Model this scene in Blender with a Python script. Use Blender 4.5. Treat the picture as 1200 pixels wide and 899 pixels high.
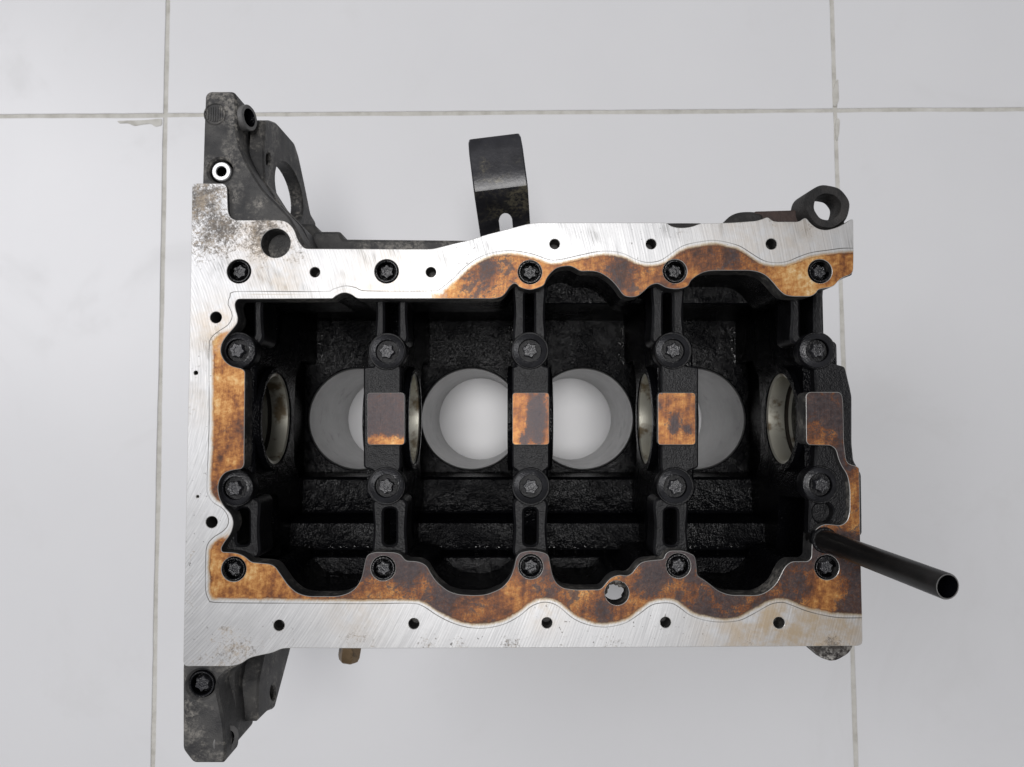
import bpy, math, random
import numpy as np
from mathutils import Vector, Matrix, noise
from mathutils.geometry import delaunay_2d_cdt

random.seed(7)
for o in list(bpy.data.objects): bpy.data.objects.remove(o)
S = bpy.context.scene
COL = S.collection
R = math.radians

# ------------------------------------------------------------------ camera
H = 0.291            # height of the machined sump face above the floor (m)
CAM_Z = 0.737
F = 892.0            # focal length in pixels of the 1200 px wide photograph
PP = (605.0, 440.0)  # principal point
TH = R(3.3)
cd = bpy.data.cameras.new('camera'); cam = bpy.data.objects.new('camera', cd); COL.objects.link(cam)
cam.location = (0, 0, CAM_Z); cam.rotation_euler = (TH, 0, 0)
cd.sensor_width = 36; cd.lens = 36 * F / 1200
cd.shift_x = -(PP[0] - 600) / 1200; cd.shift_y = (PP[1] - 449.5) / 1200
cd.dof.use_dof = True; cd.dof.focus_distance = CAM_Z - H; cd.dof.aperture_fstop = 18
cd.clip_start = 0.01; cd.clip_end = 50
S.camera = cam

# ------------------------------------------------------------------ light
w = bpy.data.worlds.new('World'); S.world = w; w.use_nodes = True
bg = w.node_tree.nodes['Background']
bg.inputs[0].default_value = (0.93, 0.945, 1.0, 1); bg.inputs[1].default_value = 0.22

def area(name, loc, target, sx, sy, power, col):
    l = bpy.data.lights.new(name, 'AREA'); l.shape = 'RECTANGLE'; l.size = sx; l.size_y = sy
    l.energy = power; l.color = col
    o = bpy.data.objects.new(name, l); COL.objects.link(o); o.location = loc
    o.rotation_euler = (Vector(target) - Vector(loc)).to_track_quat('-Z', 'Y').to_euler()
    return o
area('ceiling_lamp', (-0.03, 0.10, 2.5), (0, 0, 0.1), 0.58, 0.80, 27.5, (1.0, 0.985, 0.985))
area('window_light', (-1.65, 0.65, 2.1), (-0.1, 0, 0.2), 1.1, 1.3, 21.5, (0.975, 0.97, 1.0))

vs = S.view_settings
vs.view_transform = 'Standard'; vs.look = 'None'; vs.exposure = 0; vs.gamma = 1; vs.use_curve_mapping = False

# ------------------------------------------------------------------ helpers
ct, st = math.cos(TH), math.sin(TH)
def at(px, py, d=0.0):
    """pixel of the photograph -> point on the plane d metres below the sump face"""
    cx, cy, cz = (px - PP[0]) / F, (PP[1] - py) / F, -1.0
    x, y, z = cx, cy * ct - cz * st, cy * st + cz * ct
    t = (H - d - CAM_Z) / z
    return (x * t, y * t)
def proj(x, y, z):
    v = Vector((x, y, z - CAM_Z))
    cy = v.y * ct + v.z * st; cz = -v.y * st + v.z * ct
    return (PP[0] + F * v.x / -cz, PP[1] - F * cy / -cz)
def onx(px, py, X):
    """pixel -> (y, d) on the vertical plane x = X"""
    cx, cy, cz = (px - PP[0]) / F, (PP[1] - py) / F, -1.0
    x, y, z = cx, cy * ct - cz * st, cy * st + cz * ct
    t = X / x
    return (y * t, H - (CAM_Z + z * t))
def pl(pts, d=0.0): return [at(x, y, d) for x, y in pts]
def area2(p): return sum(p[i-1][0]*p[i][1] - p[i][0]*p[i-1][1] for i in range(len(p))) / 2
def circ(c, r, n=24, ry=None):
    return [(c[0] + r*math.cos(2*math.pi*i/n), c[1] + (ry or r)*math.sin(2*math.pi*i/n)) for i in range(n)]
def fillet(pts, r, n=3):
    out = []
    N = len(pts)
    for i in range(N):
        p, a, b = Vector(pts[i]), Vector(pts[i-1]), Vector(pts[(i+1) % N])
        va, vb = a - p, b - p
        la, lb = va.length, vb.length
        if la < 1e-7 or lb < 1e-7: continue
        if va.angle(vb) > math.pi - 0.05: out.append(tuple(p)); continue
        q = min(r, .48*la, .48*lb)
        s, e = p + va/la*q, p + vb/lb*q
        for k in range(n+1):
            t = k/n
            out.append(tuple(s*(1-t)**2 + p*(2*t*(1-t)) + e*t*t))
    res = []
    for p in out:
        if not res or (Vector(p)-Vector(res[-1])).length > 2e-5: res.append(p)
    if (Vector(res[0])-Vector(res[-1])).length < 2e-5: res.pop()
    return res
def resample(p, mx):
    out = []
    for i in range(len(p)):
        a, b = Vector(p[i]), Vector(p[(i+1) % len(p)])
        n = max(1, int(math.ceil((b-a).length / mx)))
        for k in range(n): out.append(tuple(a.lerp(b, k/n)))
    return out
def inset(loop, c):
    N = len(loop); out = []
    for i in range(N):
        a, p, b = Vector(loop[i-1]), Vector(loop[i]), Vector(loop[(i+1) % N])
        e1 = (p-a).normalized(); e2 = (b-p).normalized()
        n1 = Vector((-e1.y, e1.x)); n2 = Vector((-e2.y, e2.x))
        n = n1 + n2
        if n.length < 1e-6: n = n1
        n.normalize()
        out.append(tuple(p + n * c / max(.5, n.dot(n1))))
    return out
def inside(P, poly):
    q = np.array(poly); x, y = P[:, 0], P[:, 1]
    x0, y0 = q[:, 0], q[:, 1]; x1, y1 = np.roll(x0, -1), np.roll(y0, -1)
    c = np.zeros(len(P), bool)
    for i in range(len(q)):
        if y0[i] == y1[i]: continue
        m = (y0[i] > y) != (y1[i] > y)
        c ^= m & (x < (x1[i]-x0[i])*(y-y0[i])/(y1[i]-y0[i]) + x0[i])
    return c
def fill(loops, grid=0):
    pts, edges = [], []
    for L in loops:
        b = len(pts); pts += [Vector(p) for p in L]
        edges += [(b+i, b+(i+1) % len(L)) for i in range(len(L))]
    nb = len(pts)
    if grid:
        o = np.array(loops[0]); bp = np.array([tuple(p) for p in pts])
        xs = np.arange(o[:, 0].min(), o[:, 0].max(), grid); ys = np.arange(o[:, 1].min(), o[:, 1].max(), grid)
        G = np.array([(x + (grid/2 if j % 2 else 0), y) for j, y in enumerate(ys) for x in xs])
        m = inside(G, loops[0])
        for h in loops[1:]: m &= ~inside(G, h)
        G = G[m]
        d2 = np.full(len(G), 1e9)
        for p in bp: d2 = np.minimum(d2, ((G-p)**2).sum(1))
        G = G[d2 > (grid*.55)**2]
        pts += [Vector(g) for g in G]
    v, e, f, ov, oe, of = delaunay_2d_cdt(pts, edges, [], 0, 1e-7)
    V = np.array([tuple(p) for p in v]); T = np.array([t for t in f if len(t) == 3])
    C = V[T].mean(1)
    m = inside(C, loops[0])
    for h in loops[1:]: m &= ~inside(C, h)
    m2 = {}
    for i, src in enumerate(ov):
        for s in src: m2[s] = i
    return V, T[m], [m2[i] for i in range(nb)]

ATTR = ('sd', 'stain', 'dark', 'dirt', 'tint')
DEF = (-10.0, 0.0, 0.0, 0.1, 0.0)
class MB:
    def __init__(s): s.v = []; s.f = []; s.m = []; s.a = {}
    def add(s, p, a=None):
        s.v.append(tuple(p))
        if a: s.a[len(s.v)-1] = a
        return len(s.v)-1
    def face(s, idx, m=0): s.f.append(tuple(idx)); s.m.append(m)
    def prism(s, outer, holes, t0, t1, mp, cham=0.0, mi=(0, 0, 0), grid=0, attr=None, blind=True):
        """outline with holes, from t0 (top) to t1; mi = materials of top, chamfer, wall"""
        if area2(outer) < 0: outer = outer[::-1]
        hs = [h[::-1] if area2(h) > 0 else h for h in holes]
        loops = [outer] + hs
        if grid: loops = [resample(L, grid) for L in loops]
        sg = 1 if t0 > t1 else -1
        tops = [inset(L, cham) for L in loops] if cham else loops
        V, T, bm = fill(tops, grid)
        base = len(s.v)
        AV = attr(V) if attr else [None]*len(V)
        for p, av in zip(V, AV): s.add(mp(p[0], p[1], t0), av)
        for t in T: s.face([base+i for i in t], mi[0])
        k = 0; rings = []
        for L in loops:
            n = len(L); r0 = [base + bm[k+i] for i in range(n)]; k += n
            if cham:
                r1 = [s.add(mp(p[0], p[1], t0 - sg*cham)) for p in L]
                r00 = [s.add(s.v[i]) for i in r0]
                for i in range(n): s.face((r00[i-1], r1[i-1], r1[i], r00[i]), mi[1])
            else: r1 = [s.add(s.v[i]) for i in r0]
            r2 = [s.add(mp(p[0], p[1], t1)) for p in L]
            for i in range(n): s.face((r1[i-1], r2[i-1], r2[i], r1[i]), mi[2])
            rings.append(r2)
        keep = [0] + [i+1 for i in range(len(hs)) if not (blind is True or (blind and blind[i]))]
        V, T, bm = fill([loops[i] for i in keep])
        base = len(s.v)
        for p in V: s.add(mp(p[0], p[1], t1))
        for t in T: s.face([base+i for i in reversed(t)], mi[2])
        return s
    def lathe(s, prof, M=Matrix(), seg=32, m=0, closed=True, mats=None, rf=None):
        rings = []
        for (r, z) in prof:
            rings.append([s.add(M @ Vector(((r if not rf else rf(r, 2*math.pi*i/seg))*math.cos(2*math.pi*i/seg),
                                            (r if not rf else rf(r, 2*math.pi*i/seg))*math.sin(2*math.pi*i/seg), z))) for i in range(seg)])
        for k in range(len(prof)-1):
            for i in range(seg):
                s.face((rings[k][i-1], rings[k][i], rings[k+1][i], rings[k+1][i-1]), mats[k] if mats else m)
        return s
    def build(s, name, mats, parent=None, smooth=35, attrs=False, weld=True):
        V = np.array(s.v); c = Vector(((V[:, 0].min()+V[:, 0].max())/2, (V[:, 1].min()+V[:, 1].max())/2, V[:, 2].min()))
        me = bpy.data.meshes.new(name)
        me.from_pydata([Vector(p)-c for p in s.v], [], s.f)
        if not isinstance(mats, (list, tuple)): mats = [mats]
        for m in mats: me.materials.append(m)
        me.polygons.foreach_set('material_index', s.m)
        if attrs:
            for k, nm in enumerate(ATTR):
                a = me.attributes.new(nm, 'FLOAT', 'POINT')
                a.data.foreach_set('value', [s.a[i][k] if i in s.a else DEF[k] for i in range(len(s.v))])
        import bmesh
        bm = bmesh.new(); bm.from_mesh(me)
        if weld and not attrs: bmesh.ops.remove_doubles(bm, verts=bm.verts, dist=1e-6)
        bmesh.ops.recalc_face_normals(bm, faces=bm.faces) if not attrs else None
        bm.to_mesh(me); bm.free()
        me.polygons.foreach_set('use_smooth', [True]*len(me.polygons))
        me.set_sharp_from_angle(angle=R(smooth)); me.update()
        o = bpy.data.objects.new(name, me); COL.objects.link(o); o.location = c
        if parent: adopt(o, parent)
        return o
def wpos(o):
    p = Vector(o.location)
    while o.parent: o = o.parent; p += o.location
    return p
def adopt(o, parent): o.location = Vector(o.location) - wpos(parent); o.parent = parent
XY = lambda u, v, t: (u, v, H - t)                 # t = depth below the sump face
def YZ(u, v, t): return (t, u, H - v)              # u = y, v = depth, t = x
def dcopy(o, loc, rz=0, parent=None, label=None):
    c = o.copy(); COL.objects.link(c); c.parent = None; c.location = loc; c.rotation_euler = (0, 0, rz)
    for ch in [x for x in COL.objects if x.parent == o]:
        g = ch.copy(); COL.objects.link(g); g.parent = c
    if parent: adopt(c, parent)
    return c

# ------------------------------------------------------------------ materials
class NT:
    def __init__(s, name):
        s.mat = bpy.data.materials.new(name); s.mat.use_nodes = True; s.t = s.mat.node_tree
        s.b = s.t.nodes['Principled BSDF']; s.pos = s.n('ShaderNodeNewGeometry').outputs['Position']
    def n(s, t, **kw):
        x = s.t.nodes.new(t)
        for k, v in kw.items(): setattr(x, k, v)
        return x
    def link(s, a, b):
        if isinstance(a, (int, float)): b.default_value = a
        elif isinstance(a, tuple): b.default_value = a if len(a) == 4 or b.type == 'VECTOR' else (*a, 1)
        else: s.t.links.new(a, b)
    def math(s, op, a, b=0.0, c=0.0, clamp=False):
        x = s.n('ShaderNodeMath', operation=op, use_clamp=clamp)
        s.link(a, x.inputs[0]); s.link(b, x.inputs[1])
        if len(x.inputs) > 2: s.link(c, x.inputs[2])
        return x.outputs[0]
    def mix(s, f, a, b):
        x = s.n('ShaderNodeMix', data_type='RGBA'); s.link(f, x.inputs[0]); s.link(a, x.inputs[6]); s.link(b, x.inputs[7])
        return x.outputs[2]
    def mixf(s, f, a, b):
        x = s.n('ShaderNodeMix', data_type='FLOAT'); s.link(f, x.inputs[0]); s.link(a, x.inputs[2]); s.link(b, x.inputs[3])
        return x.outputs[0]
    def map(s, sc=(1, 1, 1), rot=(0, 0, 0)):
        a = s.n('ShaderNodeMapping'); a.vector_type = 'POINT'
        r = s.n('ShaderNodeVectorRotate', rotation_type='Z_AXIS'); r.inputs['Angle'].default_value = rot[2]
        s.link(s.pos, r.inputs['Vector']); s.link(r.outputs[0], a.inputs[0]); a.inputs['Scale'].default_value = sc
        return a.outputs[0]
    def noise(s, scale, detail=3, rough=.55, vec=None, dist=0.0):
        x = s.n('ShaderNodeTexNoise'); s.link(vec or s.pos, x.inputs['Vector'])
        x.inputs['Scale'].default_value = scale; x.inputs['Detail'].default_value = detail
        x.inputs['Roughness'].default_value = rough; x.inputs['Distortion'].default_value = dist
        return x.outputs['Fac']
    def step(s, x, a, b):
        m = s.n('ShaderNodeMapRange', interpolation_type='SMOOTHSTEP'); s.link(x, m.inputs[0])
        m.inputs[1].default_value = a; m.inputs[2].default_value = b
        return m.outputs[0]
    def ramp(s, f, stops):
        r = s.n('ShaderNodeValToRGB'); e = r.color_ramp.elements
        while len(e) < len(stops): e.new(.5)
        for i, (p, c) in enumerate(stops): e[i].position = p; e[i].color = (*c, 1)
        s.link(f, r.inputs[0]); return r.outputs[0]
    def attr(s, nm): return s.n('ShaderNodeAttribute', attribute_name=nm).outputs['Fac']
    def bump(s, h, strength=.3, dist=.001):
        b = s.n('ShaderNodeBump'); b.inputs['Strength'].default_value = strength; b.inputs['Distance'].default_value = dist
        s.link(h, b.inputs['Height']); s.link(b.outputs[0], s.b.inputs['Normal'])
    def set(s, **kw):
        for k, v in kw.items(): s.link(v, s.b.inputs[k.replace('_', ' ')])
        return s.mat

def m_tile():
    t = NT('glazed_tile')
    a = t.noise(9, 4); b = t.noise(700, 2)
    c = t.mix(a, (.725, .725, .735), (.77, .77, .775))
    sp = t.step(t.noise(1300, 1), .70, .78)
    c = t.mix(t.math('MULTIPLY', sp, .10), c, (.45, .44, .42))
    sm = t.step(t.noise(5, 5, .65, dist=1.5), .52, .72)
    c = t.mix(t.math('MULTIPLY', sm, .12), c, (.52, .51, .49))
    t.bump(t.noise(60, 3), .05, .0006)
    return t.set(Base_Color=c, Roughness=t.mixf(sm, .30, .42))
def m_grout():
    t = NT('grout')
    c = t.ramp(t.noise(60, 5, .7), [(.25, (.40, .385, .34)), (.5, (.56, .545, .50)), (.75, (.66, .65, .61))])
    t.bump(t.noise(900, 3), .5, .0008)
    return t.set(Base_Color=c, Roughness=.9)
def m_cast(name, lo, hi, rough=(.32, .6), grain=1300, spec=.5, bs=.45, wear=None):
    t = NT(name)
    n = t.noise(70, 5, .65)
    c = t.mix(t.step(n, .3, .72), lo, hi)
    if wear:
        f = t.math('MULTIPLY', t.step(t.noise(38, 6, .72), .46, .66), t.step(t.noise(420, 3, .7), .38, .6))
        c = t.mix(f, c, wear)
    g = t.math('ADD', t.noise(grain, 2), t.math('MULTIPLY', t.noise(grain*.35, 2), .8))
    t.bump(g, bs, .0007)
    return t.set(Base_Color=c, Roughness=t.mixf(t.noise(45, 3), *rough), Specular_IOR_Level=spec)
def m_face():
    """machined aluminium face with oil varnish inside the gasket line"""
    t = NT('machined_face')
    sd, stain, dark, dirt, tint = [t.attr(k) for k in ATTR]
    # face-mill sweeps: arcs about a point left of the block
    sep = t.n('ShaderNodeSeparateXYZ'); t.link(t.pos, sep.inputs[0])
    dx = t.math('ADD', sep.outputs[0], .33); dy = t.math('ADD', sep.outputs[1], -.02)
    rr = t.math('SQRT', t.math('ADD', t.math('MULTIPLY', dx, dx), t.math('MULTIPLY', dy, dy))); an = t.math('ARCTAN2', dy, dx)
    def polar(fr, fa, det=3, ro=.6):
        cb = t.n('ShaderNodeCombineXYZ'); t.link(t.math('MULTIPLY', rr, fr), cb.inputs[0]); t.link(t.math('MULTIPLY', an, fa), cb.inputs[1])
        return t.noise(1, det, ro, cb.outputs[0])
    s1 = polar(950, 11, 3, .65); s2 = polar(1700, 12, 1, .5); s3 = polar(70, 8, 2, .5)
    c = t.ramp(s1, [(.22, (.42, .42, .42)), (.5, (.57, .57, .57)), (.8, (.66, .66, .655))])
    c = t.mix(t.math('MULTIPLY', t.step(s2, .42, .66), .34), c, (.38, .385, .39))
    pat = t.math('MULTIPLY', t.math('MULTIPLY', t.step(s3, .42, .60), t.step(t.noise(24, 3), .45, .58)), t.mixf(t.step(sep.outputs[1], -.03, .05), .25, 1.0))
    c = t.mix(t.math('MULTIPLY', pat, t.math('MULTIPLY', t.step(s1, .44, .58), .70)), c, (.16, .16, .155))
    wv = t.math('SINE', t.math('ADD', t.math('MULTIPLY', rr, 2*math.pi/.00165), t.math('MULTIPLY', t.noise(30, 2), 5.0)))
    wf = t.math('MULTIPLY', t.step(wv, .1, .9), t.mixf(t.step(t.noise(14, 2), .38, .6), .12, .38))
    c = t.mix(wf, c, (.34, .345, .35))
    nick = t.math('MULTIPLY', t.step(t.noise(330, 2, .6), .66, .71), t.step(t.noise(22, 3), .47, .62))
    c = t.mix(t.math('MULTIPLY', nick, .8), c, (.10, .095, .09))
    # tan bleed next to the gasket line and brown haze
    n1 = t.noise(75, 8, .68); n2 = t.noise(420, 4, .7); n3 = t.noise(18, 3, .5); n4 = t.noise(1000, 2, .6)
    hz = t.math('MULTIPLY', tint, t.step(n1, .30, .62), clamp=True)
    c = t.mix(t.math('MULTIPLY', hz, .75), c, (.42, .30, .16))
    # dirt speckle
    dn = t.math('ADD', t.math('MULTIPLY', n1, .30), t.math('ADD', t.math('MULTIPLY', n2, .42), t.math('MULTIPLY', n4, .28)))
    dth = t.math('SUBTRACT', .67, t.math('MULTIPLY', dirt, .31))
    df = t.math('MULTIPLY', t.math('SUBTRACT', dn, dth), 7.5, clamp=True)
    dc = t.ramp(t.noise(160, 5, .75), [(.3, (.05, .045, .04)), (.48, (.16, .135, .11)), (.62, (.34, .27, .19)), (.75, (.5, .47, .42))])
    c = t.mix(t.math('MULTIPLY', df, .9), c, dc)
    # varnish
    e = t.math('ADD', sd, t.math('ADD', t.math('MULTIPLY', t.math('SUBTRACT', n1, .5), 3.2), t.math('MULTIPLY', t.math('SUBTRACT', n2, .5), 1.6)))
    cream = t.math('MULTIPLY', t.step(e, .4, 2.6), t.math('MULTIPLY', stain, .85), clamp=True)
    c = t.mix(cream, c, t.mix(n2, (.34, .24, .12), (.46, .36, .22)))
    st2 = t.noise(1, 4, .7, t.map((300, 40, 1), (0, 0, R(4))))
    st3 = t.noise(1, 4, .7, t.map((50, 330, 1), (0, 0, R(-20))))
    w1 = t.noise(62, 6, .62, dist=1.6)
    v = t.math('ADD', t.math('MULTIPLY', n1, .36), t.math('ADD', t.math('MULTIPLY', n3, .20), t.math('ADD', t.math('MULTIPLY', n2, .18), t.math('ADD', t.math('MULTIPLY', st2, .16), t.math('MULTIPLY', st3, .10)))))
    v = t.math('ADD', t.math('MULTIPLY', t.math('SUBTRACT', v, .5), 3.1), t.math('SUBTRACT', .69, t.math('MULTIPLY', dark, .50)))
    vc = t.ramp(v, [(.08, (.026, .015, .013)), (.26, (.070, .029, .016)), (.40, (.16, .055, .018)), (.52, (.28, .108, .027)), (.65, (.42, .195, .055)), (.79, (.53, .325, .130)), (.90, (.60, .46, .28)), (1.0, (.62, .56, .46))])
    pt = t.step(t.math('ADD', t.math('ADD', t.math('MULTIPLY', w1, .72), t.math('MULTIPLY', n2, .30)), t.math('MULTIPLY', t.math("SUBTRACT", dark, .5), .44)), .540, .605)
    pc = t.mix(t.step(n2, .4, .62), (.030, .022, .024), (.062, .046, .046))
    vc = t.mix(t.math('MULTIPLY', pt, .80), vc, pc)
    # purple-black carbon speckle where the film is dark
    sp = t.math('MULTIPLY', t.step(t.math('ADD', n4, t.math('MULTIPLY', n2, .6)), .78, .90), t.step(dark, .25, .75))
    vc = t.mix(t.math('MULTIPLY', sp, .75), vc, (.034, .030, .034))
    vf = t.math('MULTIPLY', t.step(e, 1.5, 3.2), t.step(t.math('ADD', stain, t.math('MULTIPLY', t.math('SUBTRACT', n1, .5), 1.0)), .22, .55))
    c = t.mix(vf, c, vc)
    rim = t.math('MULTIPLY', t.step(t.math('ABSOLUTE', t.math('SUBTRACT', e, 3.0)), .55, .1), t.math('MULTIPLY', stain, t.math('MULTIPLY', t.step(t.noise(40, 3), .42, .6), .7)))
    c = t.mix(rim, c, (.085, .035, .015))
    # scribed lines left by the gasket: one fine line and a fainter inner one
    def line(p, wd): return t.step(t.math('ABSOLUTE', t.math('SUBTRACT', sd, p)), wd, wd*.35)
    l = t.math('MULTIPLY', line(.0, .36), t.mixf(t.step(t.noise(35, 2), .35, .6), .45, .95))
    c = t.mix(l, c, (.10, .095, .085))
    l2 = t.math('MULTIPLY', line(1.75, .30), t.math('MULTIPLY', t.step(t.noise(28, 2), .42, .6), .5))
    c = t.mix(l2, c, (.30, .24, .16))
    r = t.mixf(vf, t.mixf(s2, .34, .48), t.mixf(n2, .30, .55))
    r = t.mixf(df, r, .75)
    mt = t.math('MULTIPLY', t.mixf(vf, .78, .5), t.math('SUBTRACT', 1.0, t.math('MULTIPLY', df, .8)))
    t.bump(t.math('ADD', t.math('MULTIPLY', s1, .6), t.math('MULTIPLY', n2, t.mixf(vf, .3, 1.0))), .16, .0004)
    return t.set(Base_Color=c, Roughness=r, Metallic=mt)
def m_metal(name, lo, hi, rough=.35, metal=.9, sc=90, rust=None, rf=(.55, .7)):
    t = NT(name)
    c = t.mix(t.noise(sc, 5, .65), lo, hi)
    if rust: c = t.mix(t.math('MULTIPLY', t.step(t.noise(60, 5, .6), *rf), .85), c, rust)
    t.bump(t.noise(900, 2), .15, .0004)
    return t.set(Base_Color=c, Roughness=t.mixf(t.noise(70, 3), rough*.8, rough*1.3), Metallic=metal)

M_tile, M_grout, M_face = m_tile(), m_grout(), m_face()
M_edge = m_metal('worn_edge', (.62, .60, .56), (.80, .79, .76), .35, .8)
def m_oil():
    t = NT('oily_casting_and_hole_shade')
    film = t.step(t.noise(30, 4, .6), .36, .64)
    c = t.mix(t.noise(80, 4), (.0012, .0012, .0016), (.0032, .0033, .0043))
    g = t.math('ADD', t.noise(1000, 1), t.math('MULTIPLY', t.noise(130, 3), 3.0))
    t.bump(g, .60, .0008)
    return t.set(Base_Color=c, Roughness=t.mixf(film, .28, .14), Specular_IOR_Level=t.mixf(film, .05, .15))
M_oil_and_shade = m_oil()  # oily castings; also the painted shade inside bolt, dowel, boss and tube holes
def m_wet():
    t = NT('wet_oil'); return t.set(Base_Color=(.006, .006, .006), Roughness=.06, Specular_IOR_Level=.7)
M_wet = m_wet()
M_cap = m_cast('black_cap_casting', (.003, .003, .0036), (.008, .008, .0092), (.28, .46), 1100, .22, .45)
M_cast = m_cast('dark_grey_casting', (.020, .020, .021), (.062, .060, .057), (.45, .7), 1500, .4, .4, wear=(.24, .225, .20))
M_soot = m_cast('sooty_casting', (.010, .010, .010), (.035, .032, .030), (.5, .8), 1300, .35, .7)
M_ring = m_cast('machined_boss', (.07, .07, .07), (.16, .155, .15), (.4, .6), 900, .4, .3)
M_speck = m_cast('speckled_rough_casting', (.012, .010, .009), (.06, .05, .042), (.5, .8), 900, .4, .9, wear=(.42, .40, .37))
M_bolt = m_cast('black_bolt_steel', (.005, .005, .006), (.016, .016, .0185), (.18, .34), 1200, .45, .35)
M_star = m_cast('star_head_steel', (.010, .010, .0115), (.034, .034, .038), (.20, .34), 1200, .5, .45)
M_bore = m_metal('honed_bore', (.20, .20, .20), (.31, .31, .308), .30, .85, 300, (.09, .09, .09), (.58, .72))
M_shell = m_metal('bearing_shell_metal', (.62, .60, .50), (.74, .72, .63), .34, .65, 60, (.16, .10, .035), (.52, .66))
M_groove = m_metal('oily_groove', (.03, .025, .02), (.06, .05, .04), .4, .3)
M_dowel = m_metal('bright_sleeve', (.72, .72, .73), (.85, .85, .85), .4, .6)
M_paint = m_cast('black_painted_steel', (.016, .016, .019), (.032, .032, .037), (.24, .40), 500, .5, .12, wear=(.15, .135, .095))
M_tube = m_cast('dull_black_tube', (.004, .004, .004), (.010, .009, .009), (.26, .40), 900, .45, .08)
M_brass = m_metal('tarnished_brass', (.10, .065, .035), (.30, .21, .12), .4, .7, 120, (.03, .025, .02), (.5, .6))
M_brown = m_cast('rusty_brown_casting', (.022, .014, .012), (.05, .030, .024), (.5, .75), 1200, .4, .5)

# ------------------------------------------------------------------ floor
floor = MB().prism([(-2.2, -1.8), (2.2, -1.8), (2.2, 1.8), (-2.2, 1.8)], [], 0.0, -0.05, lambda u, v, t: (u, v, t - 0.0009)).build('floor', M_grout)
floor['kind'] = 'structure'
c_tl = Vector(at(194, 135, H)); c_tr = Vector(at(979, 129.5, H))
bl, br = Vector(at(178.5, 899, H)), Vector(at(1012, 899, H))
ux = (c_tr - c_tl); TW = ux.length; ux.normalize(); uy = Vector((-ux.y, ux.x))
GAP = .0041
def tile_poly(i, j, k):
    x0, x1, y0, y1 = i*TW + GAP/2, (i+1)*TW - GAP/2, j*TW + GAP/2, (j+1)*TW - GAP/2
    def ed(a, b, n=48):
        out = []
        for q in range(n):
            p = Vector(a).lerp(Vector(b), q/n)
            e = .0007*noise.noise((p.x*9 + i*3.1, p.y*9 + j*5.3, k)) + .0004*noise.noise((p.x*60, p.y*60, k + 9))
            nn = Vector((-(b[1]-a[1]), b[0]-a[0])).normalized()
            p = p + nn*e
            out.append(tuple(c_tl + ux*p.x + uy*p.y))
        return out
    return ed((x0, y0), (x1, y0)) + ed((x1, y0), (x1, y1)) + ed((x1, y1), (x0, y1)) + ed((x0, y1), (x0, y0))
k = 0
for j in (-2, -1, 0):
    for i in (-2, -1, 0, 1, 2):
        # a tile in the row of the block is as long as it is wide
        P = tile_poly(i, j, k)
        MB().prism(P, [], 0.0, -0.0008, lambda u, v, t: (u, v, t), cham=.0004).build('tile', M_tile, floor); k += 1
# smears of grout beside the joints
for pts in ([(137, 142), (150, 141.5), (170, 141), (190, 139), (190, 147), (182, 149), (177, 145), (168, 146), (158, 148), (150, 144.5), (140, 145)],
            [(975, 108), (979, 97), (982, 92), (983, 118), (979, 126), (976, 124)],
            [(980, 138), (984, 140), (983, 158), (980, 166), (978.5, 150)]):
    MB().prism(fillet(pl(pts, H), .002), [], 0.0007, -0.001, lambda u, v, t: (u, v, t), cham=.0003).build('grout_smear', M_grout, floor)

# ------------------------------------------------------------------ engine block
bx, by = at(618, 491)
block = bpy.data.objects.new('engine_block', None); COL.objects.link(block); block.location = (bx, by, 0)
block.empty_display_size = .1
block['label'] = 'upturned four-cylinder engine block with bright machined sump face and oily black crankcase on the tiles'
block['category'] = 'engine block'

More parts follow.
